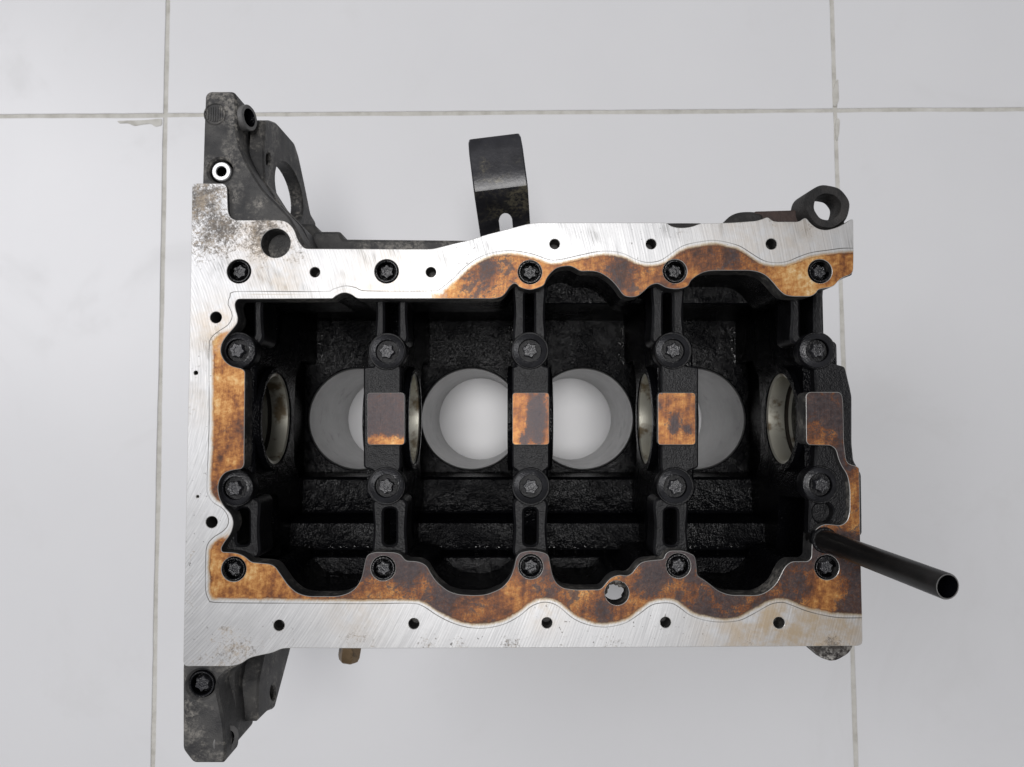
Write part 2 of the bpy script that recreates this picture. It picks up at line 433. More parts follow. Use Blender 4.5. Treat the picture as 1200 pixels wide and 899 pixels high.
# --- sump rail outline (pixels of the photograph on the machined plane)
RAIL = [(977, 336), (985, 326), (1000, 321), (1000.5, 300), (1000, 257), (997, 257), (990, 262), (980, 267), (968, 270), (958, 268), (950, 262), (944, 254), (937, 260), (911, 260), (905, 259), (900, 254), (893, 257), (886, 259), (858, 261),
 (820, 262), (812, 265.5), (803, 267), (794, 267), (786, 265), (781, 261), (628, 261), (618, 262.5), (605, 266), (590, 270), (570, 275), (552, 281), (530, 286), (507, 292), (470, 292), (357, 291.5), (352, 286), (348, 279), (346, 272), (342, 265), (336, 260), (329, 258), (275, 258), (269, 254), (267, 247), (266, 219), (262, 215), (225, 215),
 (224, 292), (222, 400), (219, 550), (216, 700), (214.5, 781), (272, 781), (283, 778), (292, 771), (305, 768), (320, 765), (330, 760), (345, 759.5), (430, 760), (700, 759), (945, 757.5), (1011, 757), (1010.5, 720), (1008, 620), (1007, 548.5), (1004, 546.5), (992, 543), (989, 520), (988, 470), (986, 459.5),
 (948, 459.5), (944.5, 463), (945, 518), (948, 521.5), (974, 522), (980, 527), (982, 536), (986, 546), (993, 556), (996, 572), (996, 600), (993, 611), (986, 616), (976, 615), (967, 614), (958, 618), (952, 627), (951, 654), (947, 658), (927.5, 658), (920, 664), (916, 672), (910, 684), (900, 693), (890, 697.5), (880, 698), (855, 697.5), (842, 693), (831, 684), (824, 679), (817, 675), (816, 660), (814, 651), (807, 648), (800, 645.5), (785, 645.5), (780, 649), (778, 655.5), (757, 657.5), (750, 660), (745, 666), (740, 672.5), (735, 675), (725, 673.5), (715, 677.5), (709, 685), (704, 691), (675, 691.5), (660, 689.5), (652, 684), (647.5, 675), (645, 662.5), (642.5, 650), (635, 647), (622, 645), (609, 648), (605, 654), (602, 667.5), (597.5, 679), (587.5, 690), (570, 697), (557.5, 698), (537.5, 697), (525, 693), (512, 682.5), (505, 672.5), (500, 662.5), (490, 658), (475, 657.5), (470, 650), (462.5, 647.5), (440, 647), (430, 650), (427.5, 660), (424, 677.5), (417.5, 689), (407.5, 696), (395, 699), (360, 699), (347.5, 695), (337.5, 686), (330, 675), (322.5, 664), (316, 661), (294, 659), (287.5, 652.5), (277.5, 648), (260, 647), (259, 642.5), (262.5, 636), (271, 625), (274, 612.5), (271, 602.5), (262.5, 594), (257, 584), (255, 572), (257, 562), (263, 554), (272, 551), (283, 549.5), (286, 545), (287, 435), (283, 432), (270, 429), (262, 422), (258, 412), (260, 402), (265, 394), (272.5, 386), (278, 379), (279, 372.5), (276, 362.5), (275, 356), (278, 350.5),
 (390, 350), (393, 347), (400, 343.5), (405, 343), (412, 345), (418, 350), (580, 350), (588, 348), (593, 343), (597, 336), (602, 332), (606, 333), (608, 336), (614, 338.5), (622, 340), (632, 337), (638, 334), (640, 327), (645, 320), (652, 314), (660, 312), (668, 311.5), (674, 314), (680, 318), (693, 317.5), (702, 319), (713, 325), (722, 334), (728, 343), (732, 347), (740, 348.5), (748, 347), (755, 341), (762, 334), (770, 332), (775, 334), (780, 337), (790, 339), (800, 338), (807, 335), (809, 329), (815, 324), (825, 318.5), (835, 317), (880, 317), (890, 319), (898, 323), (905, 330), (913, 340), (920, 346), (928, 347.5), (950, 347.5), (956, 344), (959, 339), (968, 337.5)]
GASKET = [(1003, 291), (987, 291), (972, 293), (951, 296), (936, 301), (924, 306), (912, 308), (900, 307), (891, 303.5), (879, 296), (867, 288.5), (852, 284), (840, 282), (830, 282), (807, 286), (795, 291), (782.5, 300), (772, 306), (757, 307.5), (745, 304), (730, 297), (716, 294.5), (700, 295), (680, 299), (655, 304.5), (642, 304), (625, 298), (602, 294), (580, 295.5), (560, 302.5), (542.5, 315), (530, 327.5), (517, 337.5), (507, 341), (430, 341), (420, 338), (405, 335), (390, 339), (380, 341.7), (279, 341.7), (271, 346), (267, 355), (271, 365), (272, 372), (267, 381), (255, 389), (247, 397), (245, 410), (245, 500), (242.5, 567), (244, 580), (250, 589), (261, 596), (267, 605), (267.5, 614), (262, 622), (250, 630), (242.5, 640), (241, 660), (241, 692), (245, 702), (252, 706), (340, 707), (430, 707.5), (480, 707), (495, 710), (512, 721), (530, 730), (550, 735.5), (570, 736), (592, 731), (610, 721), (622, 711), (635, 706), (647, 707), (657, 712.5), (672, 725), (690, 732.5), (710, 735), (727, 732), (737, 728), (750, 719), (762, 710), (772, 707), (787, 707), (797, 712.5), (807, 720), (822, 726), (842, 729), (865, 727.5), (880, 721), (895, 712.5), (905, 707.5), (917, 706), (927, 709), (945, 716), (965, 721), (985, 724), (1014, 724)]
# smooth the gasket line (Catmull-Rom)
def crom(P, n=4):
    P = [Vector(p) for p in P]; out = []
    for i in range(len(P)-1):
        a, b, c, d = P[max(i-1, 0)], P[i], P[i+1], P[min(i+2, len(P)-1)]
        for k in range(n):
            t = k/n
            out.append(.5*((2*b) + (c-a)*t + (2*a-5*b+4*c-d)*t*t + (3*b-a-3*c+d)*t**3))
    return out + [P[-1]]
GL = np.array([tuple(p) for p in crom(GASKET)])
GPOLY = [tuple(p) for p in GL] + [(1040, 724), (1040, 291)]
A0, A1 = GL[:-1], GL[1:]; AD = A1 - A0; AL = (AD**2).sum(1)
# (x, y, stain, dark)
ZONES = [(300, 345, .05, .1), (400, 340, .05, .1), (490, 345, .05, .1), (520, 343, .5, .3), (545, 335, 1, .55), (580, 325, 1, .62), (600, 335, 1, .5), (621, 335, 1, .35), (660, 306, 1, .35), (700, 308, 1, .45), (725, 325, 1, .7), (745, 335, 1, .45), (770, 318, 1, .5), (791, 335, 1, .3), (830, 300, 1, .5), (870, 305, 1, .55), (900, 318, 1, .42), (930, 335, .8, .12), (961, 338, .75, .10), (985, 305, .7, .15), (965, 300, .6, .12), (995, 315, 1, .35),
 (272, 360, .1, .1), (260, 395, .45, .2), (265, 440, .8, .22), (268, 490, .9, .28), (280, 500, 1, .5), (268, 545, .9, .3), (255, 575, .8, .3), (268, 610, .15, .1), (255, 650, .9, .2), (275, 690, .75, .14), (310, 680, .8, .16), (340, 697, .9, .3), (390, 703, 1, .5), (440, 655, 1, .95), (449, 690, 1, .5), (475, 672, 1, .95), (495, 680, 1, .5), (515, 700, 1, .75), (540, 710, 1, .5), (562, 705, 1, .55), (590, 705, 1, .4), (622, 655, 1, .8), (610, 685, 1, .45), (640, 690, 1, .65), (665, 705, 1, .5), (700, 700, 1, .6), (723, 676, 1, .45), (740, 700, 1, .5), (765, 670, 1, .95), (795, 650, 1, .95), (795, 690, 1, .5), (820, 695, 1, .7), (850, 708, 1, .75), (890, 705, 1, .6), (920, 675, 1, .75), (940, 690, 1, .7), (968, 692, .7, .08), (990, 690, 1, .75), (1000, 710, 1, .85), (960, 640, 1, .7), (1000, 650, 1, .75), (1002, 600, 1, .45), (1000, 565, 1, .5), (985, 540, 1, .7), (965, 490, 1, .92), (962, 470, 1, .70), (966, 505, 1, .75), (955, 517, 1, .35), (984, 490, 1, .8)]
ZN = np.array(ZONES)
DIRT = [(235, 235, 1.0, 30), (258, 270, .95, 28), (310, 275, .85, 30), (345, 290, .6, 25), (235, 290, .7, 22), (275, 765, .75, 30), (240, 775, .5, 25), (222, 700, .45, 30), (262, 738, .8, 9), (248, 752, .7, 8), (280, 740, .7, 7), (222, 650, .6, 9), (222, 480, .6, 8), (222, 600, .4, 25), (255, 400, .5, 20), (976, 757, 1.0, 13), (960, 757, .8, 9), (992, 756, .8, 9), (945, 275, .35, 30), (905, 258, .7, 8), (870, 262, .6, 9), (950, 266, .6, 8), (800, 268, .6, 9), (225, 440, .35, 25), (330, 752, .4, 25), (420, 754, .5, 30), (500, 757, .6, 14), (540, 757, .6, 12), (600, 757, .55, 16), (660, 756, .6, 12), (720, 757, .6, 16), (880, 756, .6, 16), (800, 752, .35, 70), (400, 718, .25, 30), (800, 272, .35, 20), (1003, 740, .35, 20)]
TINT = [(900, 735, .75, 40), (950, 725, .8, 35), (990, 735, .55, 25), (860, 750, .3, 30), (640, 716, .5, 16), (420, 715, .35, 25), (455, 345, .5, 35), (255, 385, .7, 22), (310, 280, .5, 30), (235, 470, .25, 20), (860, 270, .25, 30), (930, 275, .35, 40), (330, 330, .35, 20)]
def face_attr(V):
    P = np.array([proj(x, y, H) for x, y in V])
    D = np.full(len(P), 1e9)
    for a, d, l in zip(A0, AD, AL):
        t = np.clip(((P - a)*d).sum(1)/l, 0, 1)
        D = np.minimum(D, ((a + t[:, None]*d - P)**2).sum(1))
    D = np.sqrt(D)/2.0
    D = np.where(inside(P, GPOLY), D, -D)
    W = np.exp(-((P[:, None, :]-ZN[None, :, :2])**2).sum(2)/(2*13.0**2)) + 1e-9
    ST = (W*ZN[:, 2]).sum(1)/W.sum(1); DK = (W*ZN[:, 3]).sum(1)/W.sum(1)
    DI = np.full(len(P), .12); TI = np.zeros(len(P))
    for (a, b, v, r) in DIRT: DI = np.maximum(DI, v*np.exp(-((P[:, 0]-a)**2 + (P[:, 1]-b)**2)/(2*r*r)))
    for (a, b, v, r) in TINT: TI += v*np.exp(-((P[:, 0]-a)**2 + (P[:, 1]-b)**2)/(2*r*r))
    TI = np.minimum(np.where(D > 0, TI*.5, TI), 1)
    return [tuple(float(q) for q in r) for r in zip(D, ST, DK, DI, TI)]

RB_T = [(280, 318), (453, 318), (621, 319), (791, 318), (961, 318)]
RB_B = [(274, 667), (449, 666), (622, 664), (795, 663), (969, 665)]
CB_T = [(279, 411), (454, 412), (621, 411), (788.5, 411), (957, 411)]
CB_B = [(276, 572), (453, 569.5), (622, 570), (791, 570), (961, 568)]
TAP = [(369, 319, 6), (505, 319, 6), (650, 286, 6), (763, 286, 6.2), (904, 286, 6.6), (253, 372, 6.8), (248, 612, 6.8), (327, 733, 6.3), (485, 731, 6.2), (641, 730, 6.2), (780, 729.5, 6.2), (913, 730, 6.6), (229.5, 437, 2.4), (231.5, 582, 1.6)]
MM = lambda px: px/2000.0
holes = [circ(at(x, y), MM(14.3), 36) for x, y in RB_T + RB_B]
holes += [circ(at(x, y), MM(r), 20) for x, y, r in TAP]
holes += [circ(at(323, 285), MM(17.5), 40), circ(at(723, 695), MM(14.0), 36)]
blind = [True]*(len(holes)-1) + [False]
mb = MB(); mb.prism(fillet(pl(RAIL), .003), holes, 0.0, .014, XY, cham=.00028, mi=(0, 1, 2), grid=.0022, attr=face_attr, blind=blind)
rail = mb.build('sump_rail', [M_face, M_edge, M_cast], block, attrs=True)
rail['label'] = 'bright machined sump face with brown oil varnish inside the gasket line'

# --- crankcase walls
def part(name, mat, *prisms, parent=block, smooth=35):
    m = MB()
    for p in prisms: m.prism(*p[:5], **(p[5] if len(p) > 5 else {}))
    return m.build(name, mat, parent, smooth)
X0, X1 = -.176, .187
low = [(-.041, .151), (-.0425, .121), (-.0445, .1185), (-.066, .1165), (-.0685, .1145), (-.0705, .092), (-.0725, .0895), (-.0875, .0875), (-.0900, .0855), (-.092, .070), (-.0965, .070), (-.0965, .074), (-.0955, .098), (-.0750, .100), (-.0740, .128), (-.0640, .160), (-.041, .160)]
part('crankcase_wall', M_oil_and_shade, (low, [], X1, X0, YZ, dict(cham=.0004)))
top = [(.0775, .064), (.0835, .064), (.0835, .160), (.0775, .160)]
part('crankcase_wall', M_oil_and_shade, (top, [], X1, X0, YZ, dict(cham=.0004)))
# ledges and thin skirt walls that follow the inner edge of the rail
part('crankcase_ledge', M_oil_and_shade, ([(X0, -.0915), (X1, -.0915), (X1, -.124), (X0, -.124)], [circ(at(720, 694, .068), .0115, 32)], .068, .074, XY, dict(cham=.0008, blind=[False])))
part('crankcase_ledge', M_oil_and_shade, ([(X0, .0770), (X1, .0770), (X1, .108), (X0, .108)], [], .060, .066, XY, dict(cham=.0008)))
def skirt(i0, i1, th, d0, d1):
    P = fillet(pl(RAIL), .003)
    q0, q1 = Vector(at(*i0)), Vector(at(*i1))
    a = min(range(len(P)), key=lambda k: (Vector(P[k])-q0).length); b = min(range(len(P)), key=lambda k: (Vector(P[k])-q1).length)
    run = P[min(a, b):max(a, b)+1]
    sgn = 1 if area2(P) > 0 else -1
    off = inset(P, .0006*sgn)[min(a, b):max(a, b)+1]; o2 = inset(P, th*sgn)[min(a, b):max(a, b)+1]
    m = MB(); rows = []
    for (L, d) in ((off, d0), (off, d1), (o2, d1), (o2, d0)): rows.append([m.add((p[0], p[1], H-d)) for p in L])
    n = len(run)
    for k in range(4):
        for i in range(n-1): m.face((rows[k][i], rows[k][i+1], rows[(k+1) % 4][i+1], rows[(k+1) % 4][i]))
    m.face((rows[0][0], rows[1][0], rows[2][0], rows[3][0])); m.face((rows[3][-1], rows[2][-1], rows[1][-1], rows[0][-1]))
    return m.build('skirt_wall', M_oil_and_shade, block)
skirt((945, 658), (316, 661), .0028, .0138, .068)
skirt((278, 350.5), (950, 347.5), .0028, .0138, .060)
part('crankcase_wall', M_oil_and_shade, ([(-.104, .014), (.0835, .014), (.0835, .16), (-.06, .16), (-.104, .07)], [], X0, X0-.008, YZ, {}))
part('crankcase_wall', M_oil_and_shade, ([(-.100, .03), (.0835, .03), (.0835, .16), (-.06, .16), (-.100, .07)], [], X1+.006, X1, YZ, {}))

# --- cylinder block with four bores
CX = [at(x, 0)[0] for x in (280, 452.5, 621.5, 791, 961)]
BX = [(CX[i]+CX[i+1])/2 for i in range(4)]
CY = 0.0005
BR = .0398
cb = part('cylinder_block', M_oil_and_shade, ([(X0, -.066), (X1, -.066), (X1, .0835), (X0, .0835)], [circ((x, CY), BR+.0004, 64) for x in BX], .151, H-.0005, XY, dict(blind=[False]*4, cham=.0005)))
for x in BX:
    m = MB(); m.lathe([(BR+.0004, H-.1522), (BR-.0006, H-.1530), (BR-.0006, .0012), (BR+.0004, .0012)], Matrix.Translation((x, CY, 0)), 72)
    m.build('cylinder_bore', M_bore, cb)
# cast bosses on the lower ledge
for (px, py, r, d) in ((390, 692, 19, .058), (690, 690, 17, .060)):
    c = at(px, py, d); rr = r/1.85*.001
    m = MB(); m.lathe([(0, H-d-.004), (rr*.62, H-d-.004), (rr*.7, H-d), (rr*.95, H-d), (rr, H-d-.003), (rr, H-d-.045)], Matrix.Translation((*c, 0)), 40)
    m.build('cast_boss', M_oil_and_shade, block)

# --- bulkheads with bearing shells
CD = .045
def arch(r, n=48): return circ((CY, CD), r, n)
for i, cx in enumerate(CX):
    th = .0106
    prof = [(-.047, .0125), (.047, .0125), (.050, .055), (.0775, .062), (.0775, .151), (.0430, .151), (.0430, .110), (.030, .096), (.0, .092), (-.030, .096), (-.0430, .110), (-.0430, .119), (-.0700, .116), (-.0705, .090), (-.091, .086), (-.092, .068), (-.050, .058)]
    b = part('bulkhead', M_oil_and_shade, (fillet(prof, .003), [arch(.0292)], cx+th, cx-th, YZ, dict(cham=.0012, blind=[False])),
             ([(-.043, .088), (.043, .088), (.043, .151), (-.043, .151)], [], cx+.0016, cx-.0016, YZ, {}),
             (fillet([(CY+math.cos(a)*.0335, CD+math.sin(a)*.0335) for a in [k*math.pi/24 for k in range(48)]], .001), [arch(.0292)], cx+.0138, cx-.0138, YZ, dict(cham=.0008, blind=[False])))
    ri, ro = .0272, .0290
    M = Matrix.Translation((cx, CY, H-CD)) @ Matrix.Rotation(math.pi/2, 4, 'Y')
    m = MB(); m.lathe([(ro, -.0128), (ri, -.0122), (ri, -.0014), (ri+.0013, -.0012), (ri+.0013, .0012), (ri, .0014), (ri, .0122), (ro, .0128)], M, 64, mats=[0, 0, 1, 1, 1, 0, 0])
    m.build('bearing_shell', [M_shell, M_groove], b)

# --- bearing caps of the ladder frame
PADW = [None, (430.5, 474), (600.5, 643.5), (771, 815), None]
G2 = lambda u, v, a, b, r: math.exp(-((u-a)**2 + (v-b)**2)/(2*r*r))
PADDARK = [None,
    lambda u, v: (1.0 - .72/(1 + math.exp(-(v-.82)*22)), 1),
    lambda u, v: (.30 + .55*G2(u, v, .72, .18, .20) + .55*G2(u, v, .66, .45, .16) + .55*G2(u, v, .58, .7, .15) + .5*G2(u, v, .3, .9, .10) + .5*G2(u, v, .7, .9, .10), 1),
    lambda u, v: (.24 + .5*G2(u, v, .42, .52, .10) + .5*G2(u, v, .45, .70, .10) + .45*G2(u, v, .80, .70, .11) + .2*(1-v), 1), None]
for i in range(5):
    cx = 605 + CX[i]*2000*(.999)
    rt = [(22, 430), (22, 460), (22, 521), (22, 548)]
    lf = [(-22, y) for _, y in rt]
    if i == 0: rt = [(9, 430), (8, 460), (8, 521), (9, 548)]; lf = [(-30, y) for _, y in rt]
    if i == 4: rt = [(19, 430), (25, 455), (27, 465), (27, 520), (29, 540), (38, 556), (39, 626), (0, 662), (-22, 662), (-24, 620), (-23, 590), (-24, 570), (-22, 555)]; lf = [(-17, 430), (-16, 460), (-16, 521), (-17, 548)]
    tb, bb = CB_T[i], CB_B[i]
    def boss(c, r, a0, a1, n=9): return [(c[0] + r*math.cos(R(a0+(a1-a0)*k/n)), c[1] + r*math.sin(R(a0+(a1-a0)*k/n))) for k in range(n+1)]
    if i == 4:
        out = boss(tb, 22.5, 130, 400, 14) + [(cx+a, y) for a, y in rt] + [(cx+a, y) for a, y in reversed(lf)]
    else:
        out = boss(tb, 22.5, 130, 410, 14) + [(cx+a, y) for a, y in rt] + boss(bb, 22.5, -50, 230, 14) + [(cx+a, y) for a, y in reversed(lf)]
    body = (fillet(pl(out, .0055), .0015), [circ(at(965, 601, .0055), .0062, 28)] if i == 4 else [], .0055, .0128, XY, dict(cham=.0010))
    # slotted ribs running to the rails
    def rib(cpx, w2, s2, ya, yb, sa, sb, d):
        o = [(cpx-w2-2, ya), (cpx+w2+2, ya), (cpx+w2-1, (ya+yb)/2), (cpx+w2+2, yb), (cpx-w2-2, yb), (cpx-w2+1, (ya+yb)/2)]
        h = [(cpx-s2, sa), (cpx+s2, sa), (cpx+s2, sb), (cpx-s2, sb)]
        return (fillet(pl(o, d), .006, 5), [fillet(pl(h, d), .003, 5)], d, d+.024, XY, dict(cham=.0013, blind=[False]))
    s = (tb[0]-605)
    r1 = rib(605 + s*.968, 18.5, 5.5 if i in (2, 3) else 8, 330, 404, 342, 396, .012)
    s = (bb[0]-605)
    r2 = rib(605 + s*.975, 19.5, 7.5, 583, 655, 596, 639, .0095)
    pr = [body, r1] + ([r2] if i != 4 else [])
    cap = part('bearing_cap', M_cap, *pr)
    # raised seat round each bolt
    for c in (tb, bb):
        p = at(*c, .0055)
        m = MB(); m.lathe([(.0112, H-.013), (.0112, H-.0052), (.0108, H-.0046), (.008, H-.0046)], Matrix.Translation((*p, 0)), 40); m.build('bolt_seat', M_cap, cap)
    if PADW[i]:
        x0, x1 = PADW[i]; y0, y1 = 460.3, 521.3
        fn = PADDARK[i]
        def pa(V, x0=x0, x1=x1, y0=y0, y1=y1, fn=fn):
            out = []
            for x, y in V:
                p = proj(x, y, H); out.append((20.0, 1.0, fn((p[0]-x0)/(x1-x0), (p[1]-y0)/(y1-y0))[0], .1, 0.0))
            return out
        m = MB(); m.prism(fillet(pl([(x0, y0), (x1, y0), (x1, y1), (x0, y1)]), .002, 4), [], 0.0, .0055, XY, cham=.00025, mi=(0, 1, 2), grid=.0012, attr=pa)
        pad = m.build('machined_pad', [M_face, M_edge, M_cap], cap, attrs=True)

# --- bolts
def star(r, t): return r*(1 + .13*math.cos(6*t) + .03*math.cos(12*t))
def make_bolt(name, prof, sprof, loc):
    m = MB(); m.lathe(prof, Matrix(), 40, mats=[0]*(len(prof)-3) + [1, 1]); b = m.build(name, [M_bolt, M_oil_and_shade], None, 30); b.location = (0, 0, prof[0][1])  # recess wall and bottom coloured darker to stand in for shade
    m = MB(); m.lathe(sprof, Matrix(), 72, rf=lambda r, t: star(r, t)); h = m.build('star_head', M_star, None, 40)
    adopt(h, b); return b
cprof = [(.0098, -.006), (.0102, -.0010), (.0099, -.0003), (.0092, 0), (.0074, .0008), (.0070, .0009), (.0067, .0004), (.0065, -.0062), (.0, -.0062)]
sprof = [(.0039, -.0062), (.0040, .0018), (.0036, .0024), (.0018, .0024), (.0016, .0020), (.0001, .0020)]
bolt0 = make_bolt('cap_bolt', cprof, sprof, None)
for i, c in enumerate(CB_T + CB_B):
    z = H - .0035
    p = at(*c, .0035)
    b = bolt0 if i == 9 else dcopy(bolt0, (0, 0, 0))
    b.location = (p[0], p[1], z - .006); b.rotation_euler = (0, 0, random.uniform(0, 6)); b.parent = None
    adopt(b, block)
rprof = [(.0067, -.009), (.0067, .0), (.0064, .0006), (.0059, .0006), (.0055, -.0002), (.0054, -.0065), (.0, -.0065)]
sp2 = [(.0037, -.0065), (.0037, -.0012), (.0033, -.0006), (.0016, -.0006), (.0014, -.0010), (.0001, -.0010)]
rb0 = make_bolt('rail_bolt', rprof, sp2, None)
for i, c in enumerate(RB_T + RB_B):
    p = at(*c, .004)
    b = rb0 if i == 9 else dcopy(rb0, (0, 0, 0))
    b.location = (p[0], p[1], H - .0042 - .009); b.rotation_euler = (0, 0, random.uniform(0, 6)); b.parent = None
    adopt(b, block)

# --- bell-housing ears on the left end
U1 = [(237, 218), (239, 150), (240.5, 111), (245, 107), (272, 107), (275.5, 109), (277, 114), (277, 132), (277, 150), (281, 172), (289, 190), (298, 206), (309, 223), (325, 239), (340, 255), (352, 276), (360, 294), (352, 296), (330, 270), (270, 270), (240, 240)]
ear = MB(); ear.prism(fillet(pl(U1, .003), .002), [circ(at(258.5, 200, .003), .0074, 32)], .003, .030, XY, cham=.0012)
ear.prism(fillet(pl([(239, 330), (238, 220), (240, 112), (273, 108), (277, 114), (279, 172), (312, 224), (342, 255), (362, 296), (362, 330)], .003), .002), [], .026, .046, XY, cham=.001)
e1 = ear.build('bell_housing_ear', M_cast, block)
e1['label'] = 'dark cast ear above the top left corner with the large oval opening'
# sunk web between the bright corner and the curved flank
XF = -.158
pts = [(311, 141), (317, 141), (325, 144), (345, 167), (350, 182), (357, 215), (364, 250), (370, 260), (371, 271), (357, 281), (343, 270), (322, 247), (311, 220), (309, 180)]
o = [onx(x, y, XF) for x, y in pts]
hole = [onx(339 + 15*math.cos(a)*1.0 + 6*math.sin(a), 226 + 35*math.sin(a) + 4*math.cos(a), XF) for a in [2*math.pi*k/40 for k in range(40)]]
h2 = [onx(314.5 + 2.6*math.cos(a), 187 + 7*math.sin(a), XF) for a in [2*math.pi*k/16 for k in range(16)]]
m = MB(); m.prism(fillet(o, .003), [hole, h2], XF, XF-.009, YZ, cham=.0012, blind=[False, True]); m.build('starter_plate', M_cast, block)
# drilled boss facing right on the ear
yb, db = onx(287.5, 134, -.1642)
M = Matrix.Translation((-.1650, yb, H-.0112)) @ Matrix.Rotation(math.pi/2-.30, 4, 'Y')
m = MB(); m.lathe([(.0078, -.010), (.0078, .0012), (.0074, .0016), (.0055, .0016), (.0051, .0010), (.0049, -.008), (0, -.008)], M, 32, mats=[0, 0, 0, 1, 1, 1]); m.build('drilled_boss', [M_ring, M_oil_and_shade], e1)  # drilled hole lined black, its shade put into the colour
c = at(259.5, 201, .006)
m = MB(); m.lathe([(.0058, H-.03), (.0058, H-.0062), (.0053, H-.0056), (.0034, H-.0056), (.0030, H-.0064), (.0030, H-.024), (0, H-.024)], Matrix.Translation((*c, 0)), 40, mats=[0, 0, 0, 0, 1, 1]); m.build('dowel_sleeve', [M_dowel, M_oil_and_shade], e1)  # sleeve hole lined black so its depth looks shaded
c = at(252, 134, .003)
m = MB(); m.lathe([(.0068, H-.004), (.0068, H-.0028), (.0064, H-.0025), (.0060, H-.0028), (.0060, H-.0031)], Matrix.Translation((*c, 0)), 32)
for k in range(-3, 4):
    xx = c[0] + k*.0014; hh = .0048*math.sqrt(1-(k/4.2)**2)
    m.prism([(xx-.0004, c[1]-hh), (xx+.0004, c[1]-hh*.9), (xx+.0004, c[1]+hh), (xx-.0004, c[1]+hh*.8)], [], .0026, .0034, XY)
m.build('cast_stamp', M_cast, e1)
# deep side casting along the top rail
part('side_casting', M_cast, (fillet(pl([(362, 282), (368, 271), (399, 271), (402, 280), (560, 281.5), (640, 281), (640, 330), (362, 330)], .05), .002), [], .050, .125, XY, dict(cham=.002)))
part('cast_web', M_cast, (fillet(pl([(345, 262), (368, 262), (374, 272), (395, 283), (395, 300), (345, 300)], .09), .002), [], .09, .14, XY, dict(cham=.002)))

L1 = [(216, 772), (214, 781), (214, 879), (226, 894.5), (262, 894.5), (264, 890), (265, 880), (263, 850), (258, 825), (254, 806), (258, 795), (268, 786), (282, 778), (292, 771)]
ear = MB(); ear.prism(fillet(pl(L1, .004), .002), [circ(at(236, 802, .004), .0080, 36)], .004, .024, XY, cham=.0014)
ear.prism(fillet(pl([(216, 740), (215, 870), (227, 890), (260, 890), (264, 885), (263, 855), (260, 825), (260, 800), (272, 786), (300, 768), (326, 755), (326, 740)], .004), .002), [], .022, .050, XY, cham=.002)
e2 = ear.build('bell_housing_ear', M_cast, block)
e2['label'] = 'dark cast ear below the bottom left corner with a sunk bolt'
b = dcopy(rb0, (0, 0, 0)); p = at(236, 802, .006); b.parent = None
b.location = (p[0], p[1], H-.0066-.009); b.rotation_euler = (0, 0, .4); b.scale = (1.12, 1.12, 1); adopt(b, e2)
XL = -.160
o = [onx(x, y, XL) for x, y in [(302, 846), (306, 842), (315, 833), (322, 830.5), (328, 808), (340, 763), (345, 735), (320, 740), (310, 765), (303, 800)]]
h = [onx(320 + 3.2*math.cos(a), 811 + 8.5*math.sin(a), XL) for a in [2*math.pi*k/20 for k in range(20)]]
m = MB(); m.prism(fillet(o, .002), [h], XL, XL-.016, YZ, cham=.0012); m.build('mounting_plate', M_cast, block)
yb, db = onx(274, 862, -.1708)
M = Matrix.Translation((-.1698, yb+.004, H-.0105)) @ Matrix.Rotation(math.pi/2-.62, 4, 'Y')
m = MB(); m.lathe([(.0092, -.012), (.0082, .0004), (.0078, .0008), (.0052, .0008), (.0048, .0002), (.0046, -.008), (0, -.008)], M, 32, mats=[0, 0, 0, 1, 1, 1]); m.build('drilled_boss', [M_ring, M_oil_and_shade], e2)  # black lining paints the shade inside the drilled hole

# --- brass drain plug under the bottom rail
d = .10; c = at(408, 768, d)
yt = at(408, 776, d)[1]
M = Matrix.Translation((c[0], yt, H-d)) @ Matrix.Rotation(R(-8), 4, 'Z') @ Matrix.Rotation(-math.pi/2, 4, 'X')
m = MB(); m.lathe([(0, .001), (.0050, .0), (.0066, .001), (.0076, .004), (.0078, .016), (.0062, .0165), (.0062, .09)], M, 6); m.build('drain_plug', M_brass, block, 20)
part('plug_boss', M_soot, (fillet([(c[0]-.013, -.093), (c[0]+.013, -.093), (c[0]+.011, -.125), (c[0]-.011, -.125)], .004), [], d-.013, d+.013, XY, dict(cham=.003)))

# --- right-hand corner lumps and lifting lug
c = at(976, 748, .0015)
m = MB(); m.lathe([(.0001, H-.0016), (.0110, H-.0016), (.0128, H-.0028), (.0134, H-.006), (.0125, H-.05), (.001, H-.06)], Matrix.Translation((*c, 0)) , 40, rf=lambda r, t: r*(1+.02*math.sin(3*t+1)+.015*math.sin(7*t))); m.build('corner_boss', M_speck, block)
c = at(970, 242, .002)
m = MB(); m.lathe([(.0078, H-.018), (.0076, H-.004), (.0082, H-.0024), (.0125, H-.0020), (.0137, H-.004), (.0146, H-.024), (.0078, H-.018)], Matrix.Translation((*c, 0)), 48, rf=lambda r, t: r*(1+.02*math.sin(3*t+.5)+.012*math.sin(8*t)))
m.prism(fillet([(c[0]-.012, c[1]-.004), (c[0]-.011, c[1]-.030), (c[0]+.012, c[1]-.030), (c[0]+.0125, c[1]-.004), (c[0]+.006, c[1]-.0115), (c[0]-.006, c[1]-.0115)], .001), [], .0075, .05, XY, cham=.001)
m.build('lifting_lug', M_soot, block)
part('cast_web', M_brown, (fillet(pl([(884, 270), (884, 247.5), (934, 246), (942, 243), (948, 262), (948, 275)], .016), .0015), [], .016, .045, XY, dict(cham=.001)))
part('cast_web', M_soot, (fillet(pl([(849, 268), (851, 257), (858, 251), (868, 247.5), (882, 247), (896, 249), (898, 268)], .0145), .003), [], .0145, .05, XY, dict(cham=.0025)))
